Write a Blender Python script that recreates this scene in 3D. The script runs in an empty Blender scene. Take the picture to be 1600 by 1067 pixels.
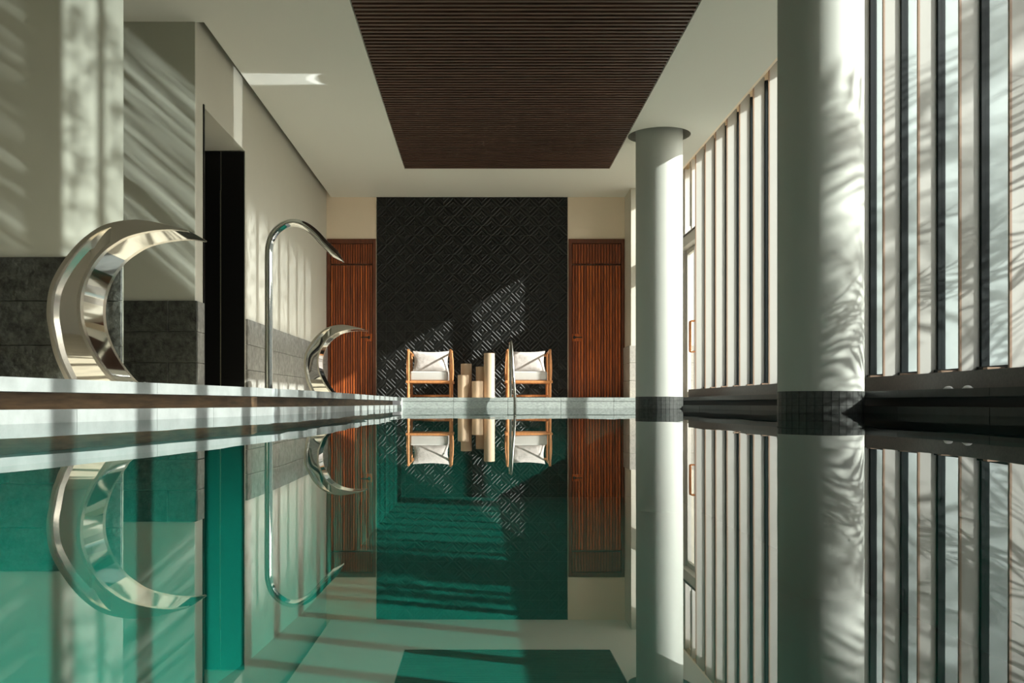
import bpy, bmesh, math, random
from mathutils import Vector, Matrix
random.seed(7)
sc = bpy.context.scene
COL = sc.collection
PI = math.pi

# ------------------------------------------------------------ camera, world, sun, exposure
F = 1500.0
cam_d = bpy.data.cameras.new('camera')
cam = bpy.data.objects.new('camera', cam_d); COL.objects.link(cam)
cam.location = (0, 0, -0.09)
cam.rotation_euler = (PI/2, 0, 0)
cam_d.sensor_width = 36.0
cam_d.lens = 36.0*F/1600.0
cam_d.shift_x = (800-752)/1600.0
cam_d.shift_y = (630.4-533.5)/1600.0
cam_d.clip_start = 0.02
sc.camera = cam

AZ, EL = math.radians(21.8), math.radians(27.9)
SD = Vector((-math.cos(EL)*math.cos(AZ), math.cos(EL)*math.sin(AZ), -math.sin(EL)))   # travel direction
sun_d = bpy.data.lights.new('sun', 'SUN'); sun_d.energy = 12.5; sun_d.angle = math.radians(0.5)
sun_d.color = (1.0, 0.99, 0.955)
sun = bpy.data.objects.new('sun', sun_d); COL.objects.link(sun)
sun.rotation_euler = SD.to_track_quat('-Z', 'Y').to_euler()
sun.location = (12, -4, 9)

world = bpy.data.worlds.new('world'); sc.world = world; world.use_nodes = True
wn = world.node_tree; wn.nodes.clear()
sky = wn.nodes.new('ShaderNodeTexSky'); sky.sky_type = 'NISHITA'; sky.sun_disc = False
sky.sun_elevation = EL; sky.sun_rotation = math.radians(90+21.8)
sky.air_density = 1.0; sky.dust_density = 3.0; sky.ozone_density = 1.0
wb = wn.nodes.new('ShaderNodeBackground'); wb.inputs[1].default_value = 0.36
wo = wn.nodes.new('ShaderNodeOutputWorld')
hs = wn.nodes.new('ShaderNodeHueSaturation'); hs.inputs['Saturation'].default_value = 0.45
wn.links.new(sky.outputs[0], hs.inputs['Color']); wn.links.new(hs.outputs[0], wb.inputs[0]); wn.links.new(wb.outputs[0], wo.inputs[0])

sc.view_settings.view_transform = 'Standard'
sc.view_settings.look = 'None'
sc.view_settings.gamma = 1.0
sc.view_settings.use_curve_mapping = False
sc.view_settings.exposure = 0.12
try:
    sc.cycles.max_bounces = 10; sc.cycles.diffuse_bounces = 6; sc.cycles.glossy_bounces = 6
    sc.cycles.transparent_max_bounces = 16; sc.cycles.transmission_bounces = 6
    sc.cycles.sample_clamp_indirect = 6.0
    sc.cycles.use_denoising = True
except Exception:
    pass

# stand-in for sunlight glinting off the water: small added lamps at the water surface whose
# light leaves in ripple-shaped sheets (a procedural gobo in each lamp's own light)
class NG:
    def __init__(s, nt): s.nt = nt
    def m(s, op, a, b=None, c=None):
        n = s.nt.nodes.new('ShaderNodeMath'); n.operation = op
        for i, v in enumerate((a, b, c)):
            if v is None: continue
            if isinstance(v, (int, float)): n.inputs[i].default_value = v
            else: s.nt.links.new(v, n.inputs[i])
        return n.outputs[0]
    def win(s, x, a, b, soft):          # 1 inside a..b, soft edges
        def st(e0, e1):
            n = s.nt.nodes.new('ShaderNodeMapRange'); n.interpolation_type = 'SMOOTHSTEP'
            n.inputs['From Min'].default_value = e0; n.inputs['From Max'].default_value = e1
            s.nt.links.new(x, n.inputs['Value']); return n.outputs[0]
        return s.m('SUBTRACT', st(a-soft, a+soft), st(b-soft, b+soft))
    def noise(s, x, y, sx, sy, lo, hi, detail=3):
        c = s.nt.nodes.new('ShaderNodeCombineXYZ')
        s.nt.links.new(s.m('MULTIPLY', x, sx), c.inputs[0]); s.nt.links.new(s.m('MULTIPLY', y, sy), c.inputs[1])
        n = s.nt.nodes.new('ShaderNodeTexNoise'); n.inputs['Scale'].default_value = 1.0; n.inputs['Detail'].default_value = detail
        s.nt.links.new(c.outputs[0], n.inputs['Vector'])
        r_ = s.nt.nodes.new('ShaderNodeMapRange'); r_.inputs['From Min'].default_value = lo; r_.inputs['From Max'].default_value = hi
        s.nt.links.new(n.outputs[0], r_.inputs['Value']); return r_.outputs[0]
def glint(loc, power, fn):
    d = bpy.data.lights.new('glint_standin', 'POINT'); d.energy = power; d.shadow_soft_size = 0.01; d.color = (0.93, 1.0, 0.98)
    o = bpy.data.objects.new('glint_standin', d); COL.objects.link(o); o.location = loc
    d.use_nodes = True; nt = d.node_tree; e = nt.nodes['Emission']
    tc = nt.nodes.new('ShaderNodeTexCoord'); sp = nt.nodes.new('ShaderNodeSeparateXYZ'); nt.links.new(tc.outputs['Normal'], sp.inputs[0])
    g = NG(nt); nt.links.new(fn(g, sp.outputs[0], sp.outputs[1], sp.outputs[2]), e.inputs['Strength'])
GA = Vector((2.75, 4.3, -0.12)); GB = Vector((2.75, 9.6, -0.12))
def gobo_a(g, nx_, ny_, nz_):
    dy1 = 6.27-GA.y; dy2 = 8.93-GA.y
    u = g.m('DIVIDE', nx_, ny_); v = g.m('DIVIDE', nz_, ny_)
    # near wall (facing the viewer): wall coordinates
    x1 = g.m('ADD', g.m('MULTIPLY', u, dy1), GA.x); z1 = g.m('ADD', g.m('MULTIPLY', v, dy1), GA.z)
    b1 = g.win(x1, -2.73, -2.51, 0.015); b2 = g.win(x1, -2.46, -2.32, 0.012)
    blot = g.noise(x1, z1, 7, 4.5, 0.36, 0.58)
    bands = g.m('MULTIPLY', g.m('ADD', b1, g.m('MULTIPLY', b2, 0.75)), g.m('ADD', g.m('MULTIPLY', blot, 0.8), 0.2))
    w1 = g.m('ADD', z1, g.m('MULTIPLY', x1, 0.7))
    st = g.m('MULTIPLY', g.win(x1, -3.6, -2.99, 0.03), g.noise(x1, w1, 0.6, 10, 0.45, 0.72))
    near = g.m('ADD', bands, g.m('MULTIPLY', st, 0.32))
    near = g.m('MULTIPLY', near, g.win(z1, 0.0, 2.75, 0.25))
    # corner wall: slanting streaks
    x2 = g.m('ADD', g.m('MULTIPLY', u, dy2), GA.x); z2 = g.m('ADD', g.m('MULTIPLY', v, dy2), GA.z)
    w2 = g.m('ADD', z2, g.m('MULTIPLY', x2, 0.86))
    s2 = g.m('MULTIPLY', g.noise(x2, w2, 0.7, 9, 0.38, 0.66), g.win(w2, -1.39, 0.55, 0.06))
    corner = g.m('MULTIPLY', g.m('MULTIPLY', s2, g.win(x2, -3.7, -2.655, 0.005)), 0.42)
    up = g.m('GREATER_THAN', ny_, 0.02)
    return g.m('MULTIPLY', g.m('ADD', near, corner), up)
def gobo_b(g, nx_, ny_, nz_):
    dx = -2.66-GB.x
    y1 = g.m('ADD', g.m('MULTIPLY', g.m('DIVIDE', ny_, nx_), dx), GB.y); z1 = g.m('ADD', g.m('MULTIPLY', g.m('DIVIDE', nz_, nx_), dx), GB.z)
    fr = g.m('FRACT', g.m('DIVIDE', g.m('ADD', y1, 0.2), 0.6096))
    band = g.win(fr, 0.16, 0.92, 0.04)
    blot = g.noise(y1, z1, 9, 7, 0.33, 0.62)
    top = g.m('SUBTRACT', z1, g.m('MULTIPLY', g.m('SUBTRACT', y1, 10.8), -0.02))
    m_ = g.m('MULTIPLY', g.win(top, 0.87, 2.12, 0.22), g.win(y1, 10.9, 15.1, 0.12))
    m_ = g.m('MULTIPLY', m_, g.m('MULTIPLY', band, g.m('ADD', g.m('MULTIPLY', blot, 0.7), 0.3)))
    return g.m('MULTIPLY', m_, g.m('LESS_THAN', nx_, -0.1))
glint(GA, 6000, gobo_a)
glint(GB, 1500, gobo_b)

def gobo_c(g, nx_, ny_, nz_):           # thin sheet thrown up the left wall and onto the ceiling
    t = g.m('DIVIDE', g.m('MULTIPLY', nx_, -1.0), nz_)
    l = g.m('SQRT', g.m('ADD', g.m('MULTIPLY', nx_, nx_), g.m('MULTIPLY', nz_, nz_)))
    w = g.m('DIVIDE', ny_, l)
    k = g.m('ADD', g.win(w, -0.038, 0.038, 0.006), 0.0)
    hook = g.m('MULTIPLY', g.win(g.m('ADD', t, g.m('MULTIPLY', g.m('MULTIPLY', w, w), 22.0)), 0.79, 0.815, 0.006), 1.0)
    m_ = g.m('MULTIPLY', k, g.m('ADD', g.win(t, 0.78, 1.275, 0.01), hook))
    return g.m('MULTIPLY', m_, g.m('GREATER_THAN', nz_, 0.1))
glint(Vector((1.0, 10.5, -0.12)), 560, gobo_c)

# ------------------------------------------------------------ helpers
def ramp(nt, stops, fac=None, interp='LINEAR'):
    r = nt.nodes.new('ShaderNodeValToRGB'); cr = r.color_ramp; cr.interpolation = interp
    while len(cr.elements) < len(stops): cr.elements.new(0.5)
    for e, (p, c) in zip(cr.elements, stops):
        e.position = p; e.color = (c[0], c[1], c[2], 1)
    if fac is not None: nt.links.new(fac, r.inputs[0])
    return r.outputs[0]

def mat(name, color, rough=0.5, metal=0.0, spec=0.5, noise=None, bump=None, stretch=(1, 1, 1), coat=0.0, sheen=0.0):
    """noise=(scale, darker, lighter multipliers) ; bump=(scale,strength,distance)"""
    m = bpy.data.materials.new(name); m.use_nodes = True
    nt = m.node_tree; b = nt.nodes['Principled BSDF']
    b.inputs['Base Color'].default_value = (*color, 1)
    b.inputs['Roughness'].default_value = rough
    b.inputs['Metallic'].default_value = metal
    b.inputs['Specular IOR Level'].default_value = spec
    b.inputs['Coat Weight'].default_value = coat
    b.inputs['Sheen Weight'].default_value = sheen
    if noise or bump:
        tc = nt.nodes.new('ShaderNodeTexCoord'); mp = nt.nodes.new('ShaderNodeMapping')
        mp.inputs['Scale'].default_value = stretch
        nt.links.new(tc.outputs['Object'], mp.inputs['Vector'])
        oi = nt.nodes.new('ShaderNodeObjectInfo')
        ad = nt.nodes.new('ShaderNodeVectorMath'); ad.operation = 'ADD'
        sm = nt.nodes.new('ShaderNodeVectorMath'); sm.operation = 'SCALE'; sm.inputs[0].default_value = (13.1, 7.7, 21.3)
        nt.links.new(oi.outputs['Random'], sm.inputs['Scale'])
        nt.links.new(mp.outputs[0], ad.inputs[0]); nt.links.new(sm.outputs[0], ad.inputs[1])
        vec = ad.outputs[0]
    if noise:
        n = nt.nodes.new('ShaderNodeTexNoise'); n.inputs['Scale'].default_value = noise[0]
        n.inputs['Detail'].default_value = 6; n.inputs['Roughness'].default_value = 0.65
        nt.links.new(vec, n.inputs['Vector'])
        c = ramp(nt, [(0.3, [v*noise[1] for v in color]), (0.7, [min(1, v*noise[2]) for v in color])], n.outputs[0])
        nt.links.new(c, b.inputs['Base Color'])
    if bump:
        n2 = nt.nodes.new('ShaderNodeTexNoise'); n2.inputs['Scale'].default_value = bump[0]
        n2.inputs['Detail'].default_value = 5
        nt.links.new(vec, n2.inputs['Vector'])
        bp = nt.nodes.new('ShaderNodeBump'); bp.inputs['Strength'].default_value = bump[1]
        bp.inputs['Distance'].default_value = bump[2]
        nt.links.new(n2.outputs[0], bp.inputs['Height']); nt.links.new(bp.outputs[0], b.inputs['Normal'])
    return m

M = {}
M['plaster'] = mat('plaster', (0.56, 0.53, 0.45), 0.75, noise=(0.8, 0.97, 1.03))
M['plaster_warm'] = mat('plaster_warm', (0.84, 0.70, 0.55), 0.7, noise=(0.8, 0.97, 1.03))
M['darkwall'] = mat('unseen_wall_dark', (0.10, 0.10, 0.085), 0.6, noise=(4, 0.7, 1.3))
M['plaster_shade'] = mat('plaster_shaded', (0.36, 0.365, 0.295), 0.75, noise=(0.8, 0.97, 1.03))  # same plaster, with the shade of the viewer-facing walls put into its colour
M['ceiling'] = mat('ceiling_paint', (0.70, 0.685, 0.625), 0.8)
M['column'] = mat('column_plaster', (0.42, 0.435, 0.40), 0.6, noise=(1.2, 0.98, 1.02))
M['slate'] = mat('slate', (0.026, 0.028, 0.023), 0.55, spec=0.35, noise=(16, 0.3, 2.6), bump=(28, 0.9, 0.015))
M['granite'] = mat('granite', (0.34, 0.32, 0.29), 0.6, noise=(60, 0.75, 1.25), bump=(80, 0.3, 0.003))
M['grey_stone'] = mat('grey_stone', (0.24, 0.235, 0.215), 0.6, noise=(14, 0.6, 1.35), bump=(30, 0.35, 0.005))
M['sill'] = mat('sill_stone', (0.062, 0.048, 0.041), 0.5, noise=(50, 0.7, 1.4), bump=(60, 0.3, 0.003))  # whole sill coloured darker for the shade at its near end
M['coping'] = mat('coping_stone', (0.195, 0.211, 0.206), 0.5, noise=(7, 0.82, 1.15), bump=(60, 0.2, 0.002))
M['concrete'] = mat('pool_end_stone', (0.33, 0.36, 0.34), 0.55, noise=(25, 0.6, 1.25), bump=(50, 0.3, 0.003), stretch=(1, 1, 3))
M['coping_shade'] = mat('coping_shaded', (0.018, 0.021, 0.02), 0.45, spec=0.3, noise=(12, 0.7, 1.3))  # right-hand coping: shade of the side turned from the sun put into the colour
M['channel'] = mat('channel_rust', (0.15, 0.09, 0.045), 0.5, noise=(3, 0.25, 1.7), stretch=(1, 0.8, 8))
M['lacquer'] = mat('black_relief_tile', (0.007, 0.0075, 0.007), 0.36, spec=0.40, bump=(40, 0.08, 0.002))
M['groove'] = mat('black_backing', (0.01, 0.01, 0.01), 0.6)
M['blackpanel'] = mat('black_panel', (0.004, 0.004, 0.004), 0.35, spec=0.2)
M['doorwood'] = mat('door_wood', (0.46, 0.105, 0.02), 0.42, noise=(5, 0.45, 1.6), stretch=(9, 9, 0.6))
M['doorframe'] = mat('door_frame_wood', (0.13, 0.035, 0.013), 0.45, noise=(5, 0.6, 1.4), stretch=(9, 9, 0.6))
M['slatwood'] = mat('ceiling_slat_wood', (0.085, 0.042, 0.028), 0.5, noise=(4, 0.6, 1.5), stretch=(0.6, 9, 9))
M['teak'] = mat('teak', (0.50, 0.21, 0.075), 0.45, noise=(8, 0.75, 1.25), stretch=(5, 5, 1))
M['fabric'] = mat('cushion_fabric', (0.46, 0.44, 0.415), 0.9, sheen=0.2, bump=(180, 0.25, 0.002))
M['pillow'] = mat('pillow_fabric', (0.47, 0.425, 0.40), 0.9, sheen=0.2, bump=(14, 0.5, 0.02))
M['cream'] = mat('cream_resin', (0.50, 0.36, 0.245), 0.6, noise=(3, 0.92, 1.06))
M['chrome'] = mat('polished_steel', (0.80, 0.80, 0.78), 0.045, metal=1.0)
M['chrome_side'] = mat('polished_steel_inlay', (0.78, 0.76, 0.72), 0.03, metal=1.0)
M['satin'] = mat('satin_steel', (0.85, 0.80, 0.72), 0.2, metal=1.0)
M['copper'] = mat('copper', (0.75, 0.33, 0.16), 0.25, metal=1.0)
M['blackmetal'] = mat('black_metal', (0.012, 0.012, 0.012), 0.35)
M['mullion'] = mat('mullion_metal', (0.004, 0.008, 0.009), 0.45, spec=0.2)
M['fin'] = mat('fin_paint', (0.37, 0.365, 0.34), 0.55, noise=(1.5, 0.98, 1.02))
M['finedge'] = mat('fin_edge_wood', (0.26, 0.17, 0.115), 0.5)
M['outfin'] = mat('outer_fin_paint', (0.33, 0.38, 0.38), 0.55)
M['frame'] = mat('window_frame_metal', (0.52, 0.50, 0.47), 0.4)
M['white'] = mat('white_plastic', (0.8, 0.8, 0.8), 0.4)
M['mosaic_dark'] = mat('plinth_mosaic', (0.06, 0.064, 0.06), 0.45, spec=0.3, noise=(30, 0.6, 1.25))
M['pool'] = mat('pool_mosaic', (0.004, 0.12, 0.095), 0.5, noise=(1.5, 0.85, 1.1))
M['paving'] = mat('garden_paving', (0.48, 0.45, 0.39), 0.8, noise=(3, 0.85, 1.1))
M['garden_wall'] = mat('garden_wall_render', (0.70, 0.70, 0.66), 0.8, noise=(2, 0.95, 1.03))
M['bark'] = mat('palm_bark', (0.16, 0.12, 0.08), 0.9, bump=(12, 0.6, 0.03))
M['leaf'] = mat('palm_leaf', (0.06, 0.15, 0.04), 0.5)
M['floor'] = mat('deck_stone', (0.70, 0.635, 0.50), 0.5, noise=(6, 0.8, 1.15))

def glass_mat():
    m = bpy.data.materials.new('window_glass'); m.use_nodes = True; nt = m.node_tree; nt.nodes.clear()
    o = nt.nodes.new('ShaderNodeOutputMaterial'); mx = nt.nodes.new('ShaderNodeMixShader')
    t = nt.nodes.new('ShaderNodeBsdfTransparent'); t.inputs[0].default_value = (0.93, 0.95, 0.93, 1)
    g = nt.nodes.new('ShaderNodeBsdfGlossy'); g.inputs['Roughness'].default_value = 0.0
    fr = nt.nodes.new('ShaderNodeFresnel'); fr.inputs[0].default_value = 1.45
    ge = nt.nodes.new('ShaderNodeNewGeometry'); mt = nt.nodes.new('ShaderNodeMath'); mt.operation = 'SUBTRACT'; mt.inputs[0].default_value = 1.0
    m2 = nt.nodes.new('ShaderNodeMath'); m2.operation = 'MULTIPLY'
    nt.links.new(ge.outputs['Backfacing'], mt.inputs[1]); nt.links.new(fr.outputs[0], m2.inputs[0]); nt.links.new(mt.outputs[0], m2.inputs[1])
    nt.links.new(m2.outputs[0], mx.inputs[0]); nt.links.new(t.outputs[0], mx.inputs[1]); nt.links.new(g.outputs[0], mx.inputs[2])
    nt.links.new(mx.outputs[0], o.inputs[0]); return m
M['glass'] = glass_mat()

def water_mat():
    m = bpy.data.materials.new('pool_water'); m.use_nodes = True; nt = m.node_tree; nt.nodes.clear()
    o = nt.nodes.new('ShaderNodeOutputMaterial'); mx = nt.nodes.new('ShaderNodeMixShader')
    t = nt.nodes.new('ShaderNodeBsdfTransparent'); t.inputs[0].default_value = (0.55, 1.0, 0.94, 1)
    g = nt.nodes.new('ShaderNodeBsdfGlossy'); g.inputs['Roughness'].default_value = 0.0
    fr = nt.nodes.new('ShaderNodeFresnel'); fr.inputs[0].default_value = 1.34
    pw = nt.nodes.new('ShaderNodeMath'); pw.operation = 'POWER'; pw.inputs[1].default_value = 0.55
    ge = nt.nodes.new('ShaderNodeNewGeometry'); io = nt.nodes.new('ShaderNodeMix')      # same reflectance from either side
    io.inputs[2].default_value = 1.34; io.inputs[3].default_value = 1/1.34
    nt.links.new(ge.outputs['Backfacing'], io.inputs[0]); nt.links.new(io.outputs[0], fr.inputs[0])
    nt.links.new(fr.outputs[0], pw.inputs[0])
    tc = nt.nodes.new('ShaderNodeTexCoord'); mp = nt.nodes.new('ShaderNodeMapping')
    mp.inputs['Scale'].default_value = (1.0, 0.55, 1)
    n = nt.nodes.new('ShaderNodeTexNoise'); n.inputs['Scale'].default_value = 2.2; n.inputs['Detail'].default_value = 2
    bp = nt.nodes.new('ShaderNodeBump'); bp.inputs['Strength'].default_value = 0.08; bp.inputs['Distance'].default_value = 0.01
    nt.links.new(tc.outputs['Object'], mp.inputs[0]); nt.links.new(mp.outputs[0], n.inputs['Vector'])
    nt.links.new(n.outputs[0], bp.inputs['Height']); nt.links.new(bp.outputs[0], g.inputs['Normal'])
    nt.links.new(pw.outputs[0], mx.inputs[0]); nt.links.new(t.outputs[0], mx.inputs[1]); nt.links.new(g.outputs[0], mx.inputs[2])
    nt.links.new(mx.outputs[0], o.inputs[0]); return m
M['water'] = water_mat()

def empty(name, loc, label=None, cat=None, group=None, kind=None, rz=0.0):
    o = bpy.data.objects.new(name, None); COL.objects.link(o); o.location = loc; o.rotation_euler = (0, 0, rz)
    o.empty_display_size = 0.1
    tag(o, label, cat, group, kind); return o

def tag(o, label=None, cat=None, group=None, kind=None):
    if label: o['label'] = label
    if cat: o['category'] = cat
    if group: o['group'] = group
    if kind: o['kind'] = kind
    return o

def link(name, me, parent=None, loc=(0, 0, 0), kind=None, label=None):
    o = bpy.data.objects.new(name, me); COL.objects.link(o)
    if parent: o.parent = parent
    o.location = loc
    if kind: o['kind'] = kind
    if label: o['label'] = label
    return o

class MB:
    """collects shapes into one mesh"""
    def __init__(s): s.bm = bmesh.new()
    def box(s, x0, x1, y0, y1, z0, z1, bev=0.0, rot=None):
        r = bmesh.ops.create_cube(s.bm, size=1.0)
        for v in r['verts']:
            v.co = Vector(((x0+x1)/2 + v.co.x*(x1-x0), (y0+y1)/2 + v.co.y*(y1-y0), (z0+z1)/2 + v.co.z*(z1-z0)))
        if bev > 0:
            es = set(e for v in r['verts'] for e in v.link_edges)
            bmesh.ops.bevel(s.bm, geom=list(es), offset=bev, segments=2, affect='EDGES', profile=0.5)
        return s
    def cyl(s, c0, c1, r0, r1=None, seg=24, caps=True):
        r1 = r0 if r1 is None else r1
        a, b = Vector(c0), Vector(c1); d = b-a
        res = bmesh.ops.create_cone(s.bm, cap_ends=caps, segments=seg, radius1=r0, radius2=r1, depth=d.length)
        q = Vector((0, 0, 1)).rotation_difference(d.normalized()).to_matrix().to_4x4()
        mtx = Matrix.Translation((a+b)/2) @ q
        for v in res['verts']: v.co = mtx @ v.co
        return s
    def tube(s, pts, r, seg=12, caps=True):
        pts = [Vector(p) for p in pts]; rings = []; n = len(pts)
        rr = r if isinstance(r, (list, tuple)) else [r]*n
        t0 = (pts[1]-pts[0]).normalized()
        up = Vector((0, 1, 0)) if abs(t0.y) < 0.9 else Vector((1, 0, 0))
        nrm = t0.cross(up).normalized()
        for i, p in enumerate(pts):
            t = (pts[min(i+1, n-1)]-pts[max(i-1, 0)]).normalized()
            nrm = (nrm - t*nrm.dot(t)).normalized(); bn = t.cross(nrm)
            rings.append([s.bm.verts.new(p + (nrm*math.cos(2*PI*k/seg)+bn*math.sin(2*PI*k/seg))*rr[i]) for k in range(seg)])
        for i in range(n-1):
            for k in range(seg):
                s.bm.faces.new((rings[i][k], rings[i][(k+1) % seg], rings[i+1][(k+1) % seg], rings[i+1][k]))
        if caps:
            s.bm.faces.new(rings[0][::-1]); s.bm.faces.new(rings[-1])
        return s
    def prism(s, poly, z0, z1):
        """poly: xy list, extruded in z"""
        lo = [s.bm.verts.new((x, y, z0)) for x, y in poly]; hi = [s.bm.verts.new((x, y, z1)) for x, y in poly]
        n = len(poly)
        s.bm.faces.new(lo[::-1]); s.bm.faces.new(hi)
        for i in range(n): s.bm.faces.new((lo[i], lo[(i+1) % n], hi[(i+1) % n], hi[i]))
        return s
    def mesh(s, name, m, smooth=False):
        bmesh.ops.recalc_face_normals(s.bm, faces=s.bm.faces[:])
        me = bpy.data.meshes.new(name); s.bm.to_mesh(me); s.bm.free()
        me.materials.append(M[m] if isinstance(m, str) else m)
        if smooth:
            for p in me.polygons: p.use_smooth = True
            try: me.set_sharp_from_angle(angle=math.radians(40))
            except Exception: pass
        return me
    def make(s, name, m, parent=None, loc=(0, 0, 0), smooth=False, kind=None, label=None):
        return link(name, s.mesh(name, m, smooth), parent, loc, kind, label)

_cache = {}
def slab_mesh(name, sx, sy, sz, m, bev=0.003):
    """shared box mesh, origin at its low corner"""
    k = (name, round(sx, 4), round(sy, 4), round(sz, 4), m)
    if k not in _cache:
        b = MB(); b.box(0, sx, 0, sy, 0, sz)
        if bev:
            bmesh.ops.bevel(b.bm, geom=b.bm.edges[:], offset=bev, segments=1, affect='EDGES')
        _cache[k] = b.mesh(name, m)
    return _cache[k]

# ------------------------------------------------------------ dimensions
YB = 16.5          # back wall
ZC = 3.456         # ceiling
XL = -2.66         # left wall
YA = 8.93          # corner wall
YN = 6.27          # near wall
YE = 14.5          # far end of pool
ZW = -0.16         # water level
EDGE_L = [(-2.9, -3.0), (-2.25, 0.0), (-1.86, 1.6), (-1.60, 3.16), (-1.45, 3.95), (-1.27, 5.33), (-1.20, 6.6), (-1.185, 7.62), (-1.20, YE)]
XR = 2.86          # right pool edge
def edge_x(y):
    for (x0, y0), (x1, y1) in zip(EDGE_L, EDGE_L[1:]):
        if y <= y1: return x0+(x1-x0)*(y-y0)/(y1-y0)
    return EDGE_L[-1][0]

# ------------------------------------------------------------ floor (deck) with coping, lip, overflow channel
floor = empty('floor', (0, 0, 0), kind='structure')
b = MB()
poly = [(x-0.30, y) for x, y in EDGE_L] + [(-1.50, YE+0.3), (XR+0.25, YE+0.3), (XR+0.25, -3.0), (5.2, -3.0), (5.2, 17.0), (-7.0, 17.0), (-7.0, -3.0)]
b.prism(poly, -0.02, 0.0); b.make('deck_surface', 'floor', floor, loc=(0, 0, -0.002))

def strip(pts, w0, w1, z0, z1, sgn):
    """prism along a polyline; w0,w1 lateral offsets away from the pool (sgn -1 left, +1 right)"""
    inner = [(x+sgn*w0, y) for x, y in pts]; outer = [(x+sgn*w1, y) for x, y in pts]
    return MB().prism(inner+outer[::-1], z0, z1)
def resample(y0, y1, n=3):
    ys = [y0+(y1-y0)*i/n for i in range(n+1)]
    return [(edge_x(y), y) for y in ys]
# left coping slabs
y = -3.0; k = 0
while y < YE-0.01:
    y1 = min(y+1.2, YE-0.004)
    strip(resample(y+0.002, y1-0.001), 0.0, 0.32, -0.049, 0.0, -1).make('coping_slab', 'coping', floor)
    y += 1.2
# left lip tiles
y = -3.0
while y < YE-0.01:
    y1 = min(y+0.6, YE-0.004)
    strip(resample(y+0.0015, y1-0.0015, 2), 0.0, 0.05, -0.30, -0.111, -1).make('lip_tile', 'coping', floor)
    y += 0.6
# right coping, lip
y = -3.0
while y < YE-0.01:
    y1 = min(y+1.2, YE-0.004)
    MB().box(XR, XR+0.26, y+0.002, y1-0.001, -0.049, 0.0).make('coping_slab', 'coping_shade', floor)
    MB().box(XR, XR+0.05, y+0.002, y1-0.001, -0.30, -0.111).make('lip_tile', 'coping_shade', floor)
    y += 1.2
b = MB()
pl = [(x, y) for x, y in EDGE_L]
inner = [(x-0.14, y) for x, y in pl]; outer = [(x-0.30, y) for x, y in pl]
b.prism(inner+outer[::-1], -0.22, -0.05)
rb = MB(); rb.box(XR+0.14, XR+0.25, -3, YE, -0.22, -0.05); rb.make('channel_wall', 'groove', floor)  # right channel: shade inside the recess put in as black
b.make('channel_wall', 'channel', floor)
b = MB(); b.prism([(x-0.05, y) for x, y in pl]+[(x-0.14, y) for x, y in pl][::-1], -0.22, -0.20)
b.box(XR+0.05, XR+0.14, -3, YE, -0.22, -0.20); b.make('channel_floor', 'channel', floor)
# far end stones: solid edge with a joint line
x = -1.20
ws = [0.78, 0.82, 0.8, 0.8, 0.86]
for i, w in enumerate(ws):
    x1 = min(x+w, XR)
    MB().box(x+0.002, x1-0.002, YE, YE+0.34, -0.055, 0.0, 0.003).make('end_coping_slab', 'concrete', floor)
    MB().box(x+0.002, x1-0.002, YE+0.006, YE+0.30, -0.30, -0.057, 0.003).make('end_wall_slab', 'concrete', floor)
    x = x1
MB().box(-1.225, -1.198, YE-0.03, YE+0.05, -0.30, 0.001).make('edge_trim', 'white', floor)

# pool basin
pool = empty('pool_basin', (0, 5, -1.5), kind='structure')
def P(o):            # keep world coordinates under a parent that is not at the origin
    o.location = Vector(o.location) - o.parent.location; return o
b = MB(); b.prism([(x, y) for x, y in pl]+[(XR, YE), (XR, -3.0)], -1.55, -1.5); P(b.make('basin_floor', 'pool', pool))
b = MB(); b.prism([(x, y) for x, y in pl]+[(x-0.06, y) for x, y in pl][::-1], -1.5, -0.30); P(b.make('basin_side', 'pool', pool))
b = MB(); b.box(XR, XR+0.06, -3, YE, -1.5, -0.30); P(b.make('basin_side', 'pool', pool))
b = MB(); b.box(-1.2, XR, YE+0.006, YE+0.06, -1.5, -0.30); P(b.make('basin_end', 'pool', pool))
b = MB(); b.box(-2.9, XR, -3.06, -3.0, -1.5, 0.0); P(b.make('basin_end', 'pool', pool))

bm = bmesh.new()
vs = [bm.verts.new((x, y, ZW)) for x, y in [(x, y) for x, y in pl]+[(XR, YE), (XR, -3.0)]]
f = bm.faces.new(vs); bm.normal_update()
if f.normal.z < 0: f.normal_flip()
me = bpy.data.meshes.new('water'); bm.to_mesh(me); bm.free(); me.materials.append(M['water'])
bpy.data.meshes['water'].validate()
water = link('pool_water', me, kind='stuff'); tag(water, 'still green pool water mirroring the room', 'water')

# ------------------------------------------------------------ walls
def wall(name, boxes, m='plaster', parent=None):
    b = MB()
    for bx in boxes: b.box(*bx)
    return b.make(name, m, parent, kind=None if parent else 'structure')

# back wall with plaster above the doors
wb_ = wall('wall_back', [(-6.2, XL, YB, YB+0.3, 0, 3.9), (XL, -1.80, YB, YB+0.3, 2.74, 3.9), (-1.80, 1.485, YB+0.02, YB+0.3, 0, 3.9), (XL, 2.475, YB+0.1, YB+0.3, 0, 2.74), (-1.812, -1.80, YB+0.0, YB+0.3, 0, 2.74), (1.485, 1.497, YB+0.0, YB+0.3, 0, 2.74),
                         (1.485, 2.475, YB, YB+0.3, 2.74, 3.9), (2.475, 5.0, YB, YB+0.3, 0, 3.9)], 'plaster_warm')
# pier at the right end of the back wall
pier = wall('wall_pier', [(2.465, 3.55, 15.8, YB, 0, 3.9)])
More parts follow.
